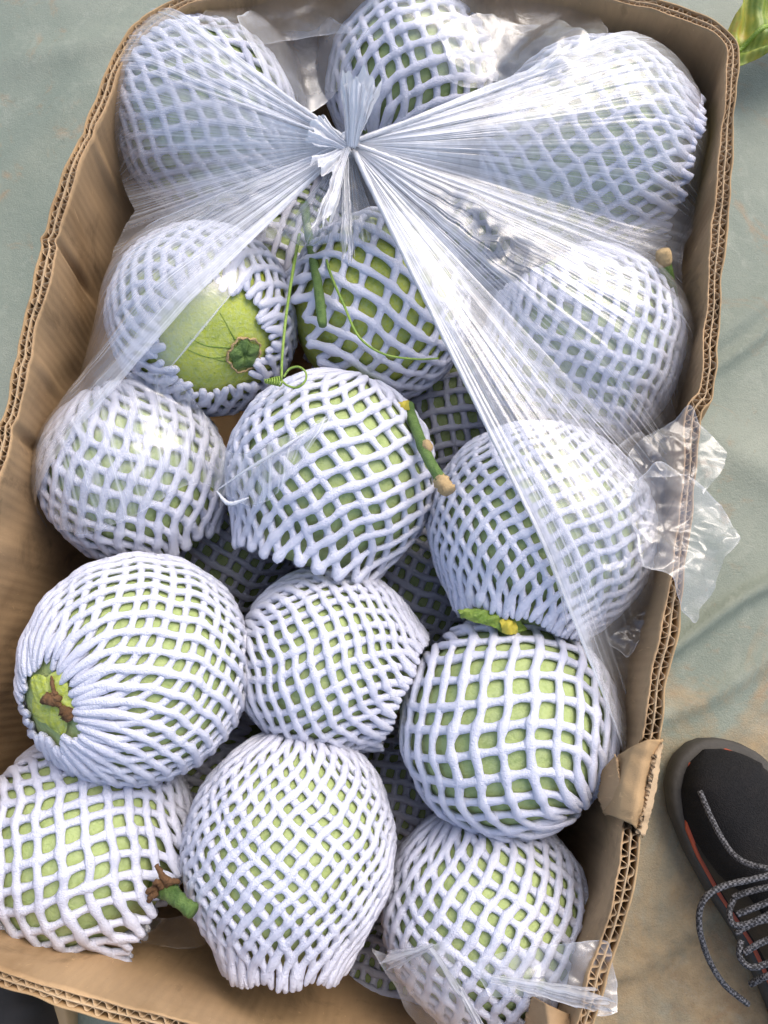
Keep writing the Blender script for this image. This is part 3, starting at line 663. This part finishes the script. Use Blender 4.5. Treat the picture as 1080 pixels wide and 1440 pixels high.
# a short veil hanging from the knot towards the viewer
G, hz = stretched([(395, 330, .235), (420, 345, .235), (470, 340, .238), (500, 352, .236), (540, 345, .236), (585, 345, .236)], 240, 40, 44, .40, .03, .8, wet=[(500, 320, 40, 30, .4, .6)], edge=(.2, .0), mn=.10)
film('film_sheet', G, hz)
def ruled(top, bot, nu, nv, zmin, seed, amp, wave, hz, bulge=0.0, k=160., streakf=30, edgeh=.25, zoff=.0, maxz=None, streak=False):
    A = smooth_path(np.array(top, float), nu); B = smooth_path(np.array(bot, float), nu); v = np.linspace(0, 1, nv)[None, :, None]
    PX = A[:, None]*(1-v)+B[:, None]*v; x, y = PX[..., 0], PX[..., 1]; zz = np.full(x.shape, .23)
    for _ in range(4):
        P = W(x, y, zz); zz = .5*zz+.5*(Hsoft(P[..., 0], P[..., 1], zmin, k)+zoff)
        if maxz: zz = np.minimum(zz, maxz)
    P = W(x, y, zz)
    c = crumple(P[..., 0], P[..., 1], seed, wave); c2 = crumple(P[..., 1], P[..., 0], seed+4, wave*.7)
    P[..., 2] += amp*(.55+c); P[..., 0] += amp*.5*c2; P[..., 1] += amp*.5*c
    U = np.linspace(0, 1, nu)[:, None]; Vv = np.linspace(0, 1, nv)[None]
    e = np.minimum(np.minimum(Vv, 1-Vv), np.minimum(U, 1-U)*1.5)
    st = .55+.45*(np.sin(U*61+seed+P[..., 1]*30)*np.sin(U*143+seed)+.6*np.sin(U*331))
    h = hz*(1+.5*c2)*(np.clip(st*2.2-.55, .15, 4) if streak else 1)+edgeh*np.exp(-(e/.012)**2)
    return P, np.clip(h, 0, .95)
# the bag's mouth over the left melon, ending in a pinch on the middle melon
P, h = ruled([(74, 700), (100, 600), (160, 540), (236, 530), (300, 596), (330, 640), (400, 610), (472, 578)], [(76, 742), (130, 748), (190, 725), (250, 690), (290, 682), (318, 700), (372, 712), (424, 652)], 150, 70, .17, 51, .0024, .030, .26, streak=True)
film('film_mouth', P, h)
# pinch highlights, put in as whitish tubes along the film's rolled edge
def roll(pts, r0, name='rolled_edge_highlight', hz=.8, seed=0, n=60, parent=None, lump_=.25):
    v, q, t = tube(path3(pts, n), r0*np.clip(np.sin(np.linspace(.2, 2.95, n)), .15, 1), 7, lump_, seed)
    return mesh(name, v-KN, q, M_film, parent or bag, T=t, attrs={'haze': np.full(len(v), hz)})
roll([(304, 690, .243), (322, 708, .247), (350, 700, .251)], .0014, hz=.9, seed=2)
roll([(304, 690, .243), (345, 662, .255), (400, 628, .262), (470, 582, .258)], .0011, hz=.55, seed=3)
roll([(325, 413, .262), (280, 468, .258), (237, 520, .248)], .0008, hz=.30, seed=4)
# edge of the film where it crosses the bare end of the melon
P, h = ruled([(408, 300), (330, 335), (240, 380), (170, 450)], [(400, 318), (328, 412), (282, 466), (236, 524)], 90, 60, .17, 57, .0007, .05, .16, edgeh=.12)
film('film_sheet', P, h)
# film over the far wall
P, h = ruled([(262, 28), (330, -12), (460, -40), (600, -45), (760, -28), (820, 5), (872, 70)], [(330, 62), (385, 62), (440, 58), (520, 62), (650, 120), (740, 118), (845, 108)], 240, 90, .205, 61, .0036, .055, .07, zoff=.004, maxz=.262)
film('film_edge', P, h)
P, h = ruled([(610, 40), (660, 20), (720, 30), (800, 40), (840, 85)], [(640, 100), (690, 120), (730, 105), (790, 112), (850, 110)], 130, 60, .215, 66, .0034, .028, .06, zoff=.012, maxz=.262)
film('film_edge', P, h)
P, h = ruled([(335, 30), (400, 20), (470, 30), (520, 40)], [(395, 150), (425, 165), (455, 150), (480, 120)], 90, 60, .17, 68, .0026, .045, .26, zoff=.004, maxz=.255)
film('film_edge', P, h)
# film hanging over the right rim
P, h = ruled([(884, 640), (930, 600), (966, 572), (986, 596), (1004, 618), (1018, 640), (1002, 676), (988, 690)], [(880, 690), (906, 675), (940, 672), (958, 668), (972, 670), (980, 680), (988, 690), (990, 700)], 130, 60, .243, 71, .0028, .022, .06, zoff=.0, maxz=.256)
P[..., 2] = np.maximum(P[..., 2], .2535)
film('film_over_rim', P, h)
P, h = ruled([(880, 690), (920, 660), (960, 668), (990, 690), (1012, 712), (1032, 765)], [(896, 800), (925, 808), (950, 835), (976, 872), (984, 850), (1010, 806)], 170, 110, .243, 75, .0042, .026, .13, maxz=.256)
P[..., 2] = np.maximum(P[..., 2]+.002, .2535)
film('film_over_rim', P, h)
# crushed film between the right melons and the wall
P, h = ruled([(850, 640), (890, 620), (935, 650)], [(850, 900), (880, 925), (905, 880)], 90, 140, .195, 81, .0045, .020, .05)
film('film_fold', P, h)
# film bundle in the near right corner
P, h = ruled([(520, 1330), (560, 1345), (600, 1330), (628, 1318)], [(560, 1400), (590, 1440), (640, 1450), (668, 1430)], 110, 80, .17, 91, .0030, .022, .22, maxz=.235)
film('film_corner', P, h)
P, h = ruled([(655, 1350), (720, 1335), (790, 1322), (842, 1312), (852, 1330)], [(690, 1400), (740, 1400), (790, 1404), (826, 1416), (856, 1408)], 130, 80, .215, 95, .0036, .022, .20, maxz=.255)
P[..., 2] += np.clip((toppm(P)[0]-760)/90, 0, 1)*.012
film('film_corner', P, h)
roll([(610, 1328, .224), (585, 1338, .216), (548, 1345, .205)], .0014, 'film_twist', .4, 8)
P, h = ruled([(205, 1285), (240, 1290), (285, 1280)], [(200, 1322), (250, 1332), (290, 1330)], 60, 30, .12, 99, .004, .02, .05, maxz=.17)
film('film_scrap', P, h)
# the knot: a lump of pleated film with tails
def pleat(name, a, b, wa, wb, z0, z1, seed, hz=.9, nl=40, nw=44, curl=.006, cut=.0):
    """gathered tail of film, narrow at a, flared at b"""
    A, B = W(*a, z0), W(*b, z1); d = B-A; L = np.linalg.norm(d); d /= L; s = nrm(np.cross(d, [0, 0, 1.])); n = np.cross(s, d)
    t = np.linspace(0, 1, nl)[:, None]; u = np.linspace(-1, 1, nw)[None]
    r = np.random.RandomState(seed); wd = (wa+(wb-wa)*t**1.3)
    pl = sum(np.sin(u*f*PI+r.uniform(0, 6.28))*r.uniform(.4, 1) for f in (1.7, 3.1, 5.3, 8.1))/2.0
    ex = 1+cut*np.abs(tri(u*1.5+.2))-.20*u**2+.07*np.sin(u*9+seed)+.05*np.sin(u*17+seed*2)
    P = A+d*(L*t*ex)[..., None]+s*(u*wd*np.cos(u*.9))[..., None]+n*(curl*t*(1-u**2)+.0016*pl*(.5+t))[..., None]
    cc_ = crumple(P[..., 0], P[..., 1], seed+70, .007); P = P+n*(cc_*.0014*t)[..., None]+s*(crumple(P[..., 1], P[..., 0], seed+80, .009)*.0010*t)[..., None]
    return film(name, P, np.clip(hz*(1-.2*np.clip(t-.5, 0, 1)+.12*pl), 0, 1.6))
pleat('tail', (493, 207), (512, 104), .0055, .0200, .276, .300, 1, 1.6, cut=.0)
pleat('tail', (496, 205), (507, 116), .0050, .0150, .281, .305, 2, 1.6)
pleat('tail', (486, 206), (440, 184), .0050, .0160, .277, .278, 13, .9)
pleat('tail', (488, 210), (452, 246), .0050, .0150, .276, .276, 15, .9)
pleat('tail', (488, 208), (456, 312), .0035, .0085, .277, .280, 3, 1.0, cut=.15)
pleat('tail', (486, 212), (488, 350), .0030, .0065, .276, .270, 4, .45, cut=.25)
pleat('tail', (492, 215), (512, 330), .0030, .0130, .270, .250, 6, .2)
pleat('film_twist', (606, 1333), (650, 1400), .0020, .0032, .226, .238, 21, .7, curl=.003)
pleat('film_twist', (648, 1394), (688, 1470), .0026, .0050, .238, .236, 22, .6, curl=.002)
pleat('film_twist', (690, 1376), (858, 1408), .0030, .0075, .240, .266, 23, .5, curl=.005)
pleat('film_twist', (610, 1330), (545, 1352), .0024, .0080, .226, .205, 24, .4, curl=.003)
kn = []
for k_ in range(7):
    a0 = k_*1.1; pts = [KN+np.array([.0042*math.cos(a0+t_*3.4), .0046*math.sin(a0+t_*3.4), .004*math.sin(t_*2.2+k_)]) for t_ in np.linspace(0, 1, 14)]
    kn.append(tube(np.array(pts), .0022, 8, .2, k_))
v, q, t_ = join(kn); mesh('knot', v-KN, q, M_film, bag, T=t_, attrs={'haze': np.full(len(v), .96)})
# thick pleats where the bag is pulled tightest
for k_, (ex, ey, ez, r_) in enumerate([(225, 25, .25, .0013), (240, 60, .26, .0010), (200, 110, .25, .0008), (870, 90, .25, .0013), (800, 110, .26, .0010), (900, 340, .245, .0010), (800, 885, .235, .0013), (868, 1050, .215, .0014), (290, 330, .25, .0008), (180, 330, .22, .0009), (850, 1000, .22, .0010)]):
    E = W(ex, ey, ez); n_ = 70; pts = KN+(E-KN)*np.linspace(0.02, 1, n_)[:, None]
    hx = Hobs(pts[:, 0], pts[:, 1]); hx[0] = KN[2]; pts[:, 2] = hull_ray(np.linspace(0, 1, n_), hx if k_ else hx)+.0012
    pts[-1, 2] = max(pts[-1, 2], ez-.01)
    v, q, t_ = tube(pts, r_*np.linspace(1.5, .35, n_), 6, .2, k_); mesh('pleat', v-KN, q, M_film, bag, T=t_, attrs={'haze': np.repeat(np.linspace(.75, .35, n_), 6).tolist()+[.5, .5]})
# small bubble of film round the stem
a = np.linspace(0, 2*PI, 40, endpoint=False); V = []
for k_ in range(14):
    f_ = k_/13; zc = .232+.018*math.cos(f_*PI/2); rx, ry = 28*math.sin(f_*PI/2)**.8+.3, 30*math.sin(f_*PI/2)**.8+.3
    V.append(W(430+rx*np.cos(a)*(1+.07*np.sin(3*a)), 316+ry*np.sin(a), np.full(40, zc)))
V = np.array(V); hz = np.repeat(np.linspace(.04, .10, 14), 40); hz[-80:] = .45
mesh('film_bubble', V.reshape(-1, 3)-KN, gridq(14, 40, wrap_m=True), M_film, bag, attrs={'haze': hz})

# ------------------------------------------------------------------ shoes
M_mesh = mat_mesh_fabric(); M_lace = mat_lace()
M_sole = mat_plain('grey_sole_rubber', (.036, .033, .028), .7, 350, .5, .001, .9); M_org = mat_plain('orange_piping', (.36, .07, .03), .6, 300)
M_over = mat_plain('black_overlay', (.010, .010, .011), .4, 300); M_tan = mat_plain('tan_sole_rubber', (.33, .23, .12), .7, 300); M_foot = mat_plain('dark_worn_upper', (.018, .016, .015), .7, 300)
def shoe(label, toe, heel, width, L, mats, lace_px=(), flip=1):
    t0 = W(*toe, .02); h0 = W(*heel, .02); d = h0-t0; d[2] = 0; d = nrm(d); s = np.array([-d[1], d[0], 0])*flip
    root = empty('shoe', label, 'shoe', (t0[0], t0[1], 0)); org = np.array([t0[0], t0[1], 0])
    n = 60; t = np.linspace(0, 1, n)
    wprof = np.interp(t, [0, .015, .04, .09, .16, .28, .40, .55, .75, .90, .97, 1], [.02, .30, .52, .76, .93, 1.0, .96, .80, .74, .76, .55, .05])*width/2
    cl = .010*np.sin(t*PI*.9)*1.0
    def ring_sole(z0, z1, grow, name, mat):
        a = []; x0_ = .007 if grow < .003 else -1
        for (z, g) in ((z0, grow*.6), (z0+.003, grow), (z1-.002, grow), (z1, grow*.45), (z1, -.006)):
            ww = np.maximum(wprof+g-(.0065*np.clip((.20-t)/.05, 0, 1) if grow < .003 else 0), .0005); x = np.maximum(t*(L+2*g)-g, x0_)
            left = np.c_[x, cl+ww, np.full(n, z)]; right = np.c_[x, cl-ww, np.full(n, z)][::-1]
            a.append(np.vstack([left, right]))
        A = np.array(a); P = org+A[..., :1]*d+A[..., 1:2]*s+A[..., 2:]*np.array([0, 0, 1])
        mesh(name, P-org, gridq(5, 2*n, wrap_m=True), mat, root)
    ring_sole(.001, .024, .0045, 'sole', mats[1]); ring_sole(.020, .0262, .0016, 'midsole_stripe', mats[2])
    hp = np.interp(t, [0, .03, .08, .16, .26, .38, .5, .6, .8, 1], [.028, .046, .056, .061, .066, .080, .094, .098, .092, .07])
    m = 26; ph = np.linspace(0, PI, m); V = []
    for i in range(n):
        c = np.sign(np.cos(ph))*np.abs(np.cos(ph))**.75; sz = np.sin(ph)**.62
        ww = max(wprof[i]-.001, .0006)
        y = cl[i]+ww*c*(1-.18*sz*(t[i] > .0)); z = .024+(hp[i]-.024)*sz
        if t[i] < .1: y = cl[i]+ww*c
        V.append(org+np.outer(np.full(m, t[i]*L+.002), d)+np.outer(y, s)+np.outer(z, [0, 0, 1.]))
    V = np.array(V); mesh('upper', V-org, gridq(n, m), mats[0], root)
    # toe guard along the side
    for sg in (1, -1):
        G = []
        for i in np.linspace(14, 52, 30):
            i0 = int(i)
            for q_ in range(6):
                a_ = (q_/5)*.55+.05; aa = a_ if sg > 0 else PI-a_
                c = math.copysign(abs(math.cos(aa))**.75, math.cos(aa)); sz = math.sin(aa)**.62
                taper = .3+.7*min(1, (i-14)/10)
                ww = wprof[i0]-.001; y = cl[i0]+(ww*1.02+.0008)*c*(1-.18*sz); z = .024+(hp[i0]-.024)*sz*taper+.001
                G.append(org+d*(t[i0]*L+.002)+s*y+np.array([0, 0, z]))
        mesh('side_overlay', np.array(G)-org, gridq(30, 6), M_over, root)
    return root, org
sh, so = shoe('black running shoe with orange piping and flecked grey laces on the tarpaulin', (985, 1050), (1155, 1440), .094, .27, (M_mesh, M_sole, M_org))
M_sole_ = None
for pts in ([(984, 1112, .070), (1000, 1150, .076), (1022, 1190, .083), (1046, 1212, .090), (1085, 1222, .098), (1130, 1226, .10)],
            [(1120, 1222, .104), (1060, 1236, .106), (1018, 1246, .108), (992, 1262, .108), (983, 1290, .104), (988, 1325, .098), (1002, 1360, .085), (1022, 1388, .075), (1052, 1412, .07)],
            [(1030, 1262, .094), (1060, 1252, .098), (1100, 1244, .100)], [(1032, 1264, .094), (1026, 1280, .094), (1032, 1300, .097), (1060, 1296, .100), (1110, 1270, .104)],
            [(1034, 1312, .096), (1066, 1296, .100), (1110, 1290, .104)], [(1042, 1322, .096), (1040, 1345, .098), (1056, 1360, .10), (1085, 1352, .102), (1120, 1330, .106)],
            [(1036, 1286, .097), (1062, 1276, .101), (1110, 1256, .106)], [(1046, 1340, .099), (1074, 1324, .103), (1120, 1310, .107)], [(1055, 1384, .09), (1080, 1372, .1), (1120, 1360, .105)]):
    v, q, t_ = tube(path3(pts, 50), .0022, 9, .06, 2); mesh('lace', v-so, q, M_lace, sh, T=t_)
v, q, t_ = tube(path3([(1012, 1075, .062), (1030, 1085, .066), (1042, 1092, .068)], 12), .003, 8); 
shoe('dark shoe toe with tan sole edge poking out beside the near wall of the box', (20, 1346), (-30, 1640), .092, .26, (M_foot, M_tan, M_tan))

# ------------------------------------------------------------------ leaves on the tarpaulin
def leaf(name, label, base, tip, width, z, seed, lift=.02):
    A, B = W(*base, z), W(*tip, z); d = B-A; L = np.linalg.norm(d); d /= L; s = np.array([-d[1], d[0], 0])
    root = empty(name, label, 'leaf', tuple(A)); n, m = 60, 41
    t = np.linspace(0, 1, n)[:, None]; u = np.linspace(-1, 1, m)[None]
    wd = width/2*np.sin(PI*np.clip(t*.93+.05, 0, 1))**.7*(1+.10*np.sin(t*23+seed)+.05*np.sin(t*60))
    zz = lift*np.sin(PI*t)*.6+.010*np.abs(u)*(1+.3*np.sin(t*9))+.004*np.sin(t*38-np.abs(u)*5)+.003*np.sin(u*7+t*6)
    P = A+d*(L*t+0*u)[..., None]+s*(u*wd)[..., None]+np.array([0, 0, 1.])*zz[..., None]
    V = np.vstack([P.reshape(-1, 3), P.reshape(-1, 3)-np.array([0, 0, .0007])])-A; q = gridq(n, m)
    mesh('blade', V, np.vstack([q, q[:, ::-1]+n*m]), M_leaf, root)
    mid = P[:, m//2]+np.array([0, 0, .0012]); v, qq, tt = tube(mid, np.linspace(.0028, .0008, n), 8); mesh('midrib', v-A, qq, M_tend, root, T=tt)
M_leaf = mat_leaf()
leaf('fallen_leaf', 'yellowing green leaf lying on the tarpaulin by the far right box corner', (1010, 95), (1210, -20), .085, .02, 2, .05)
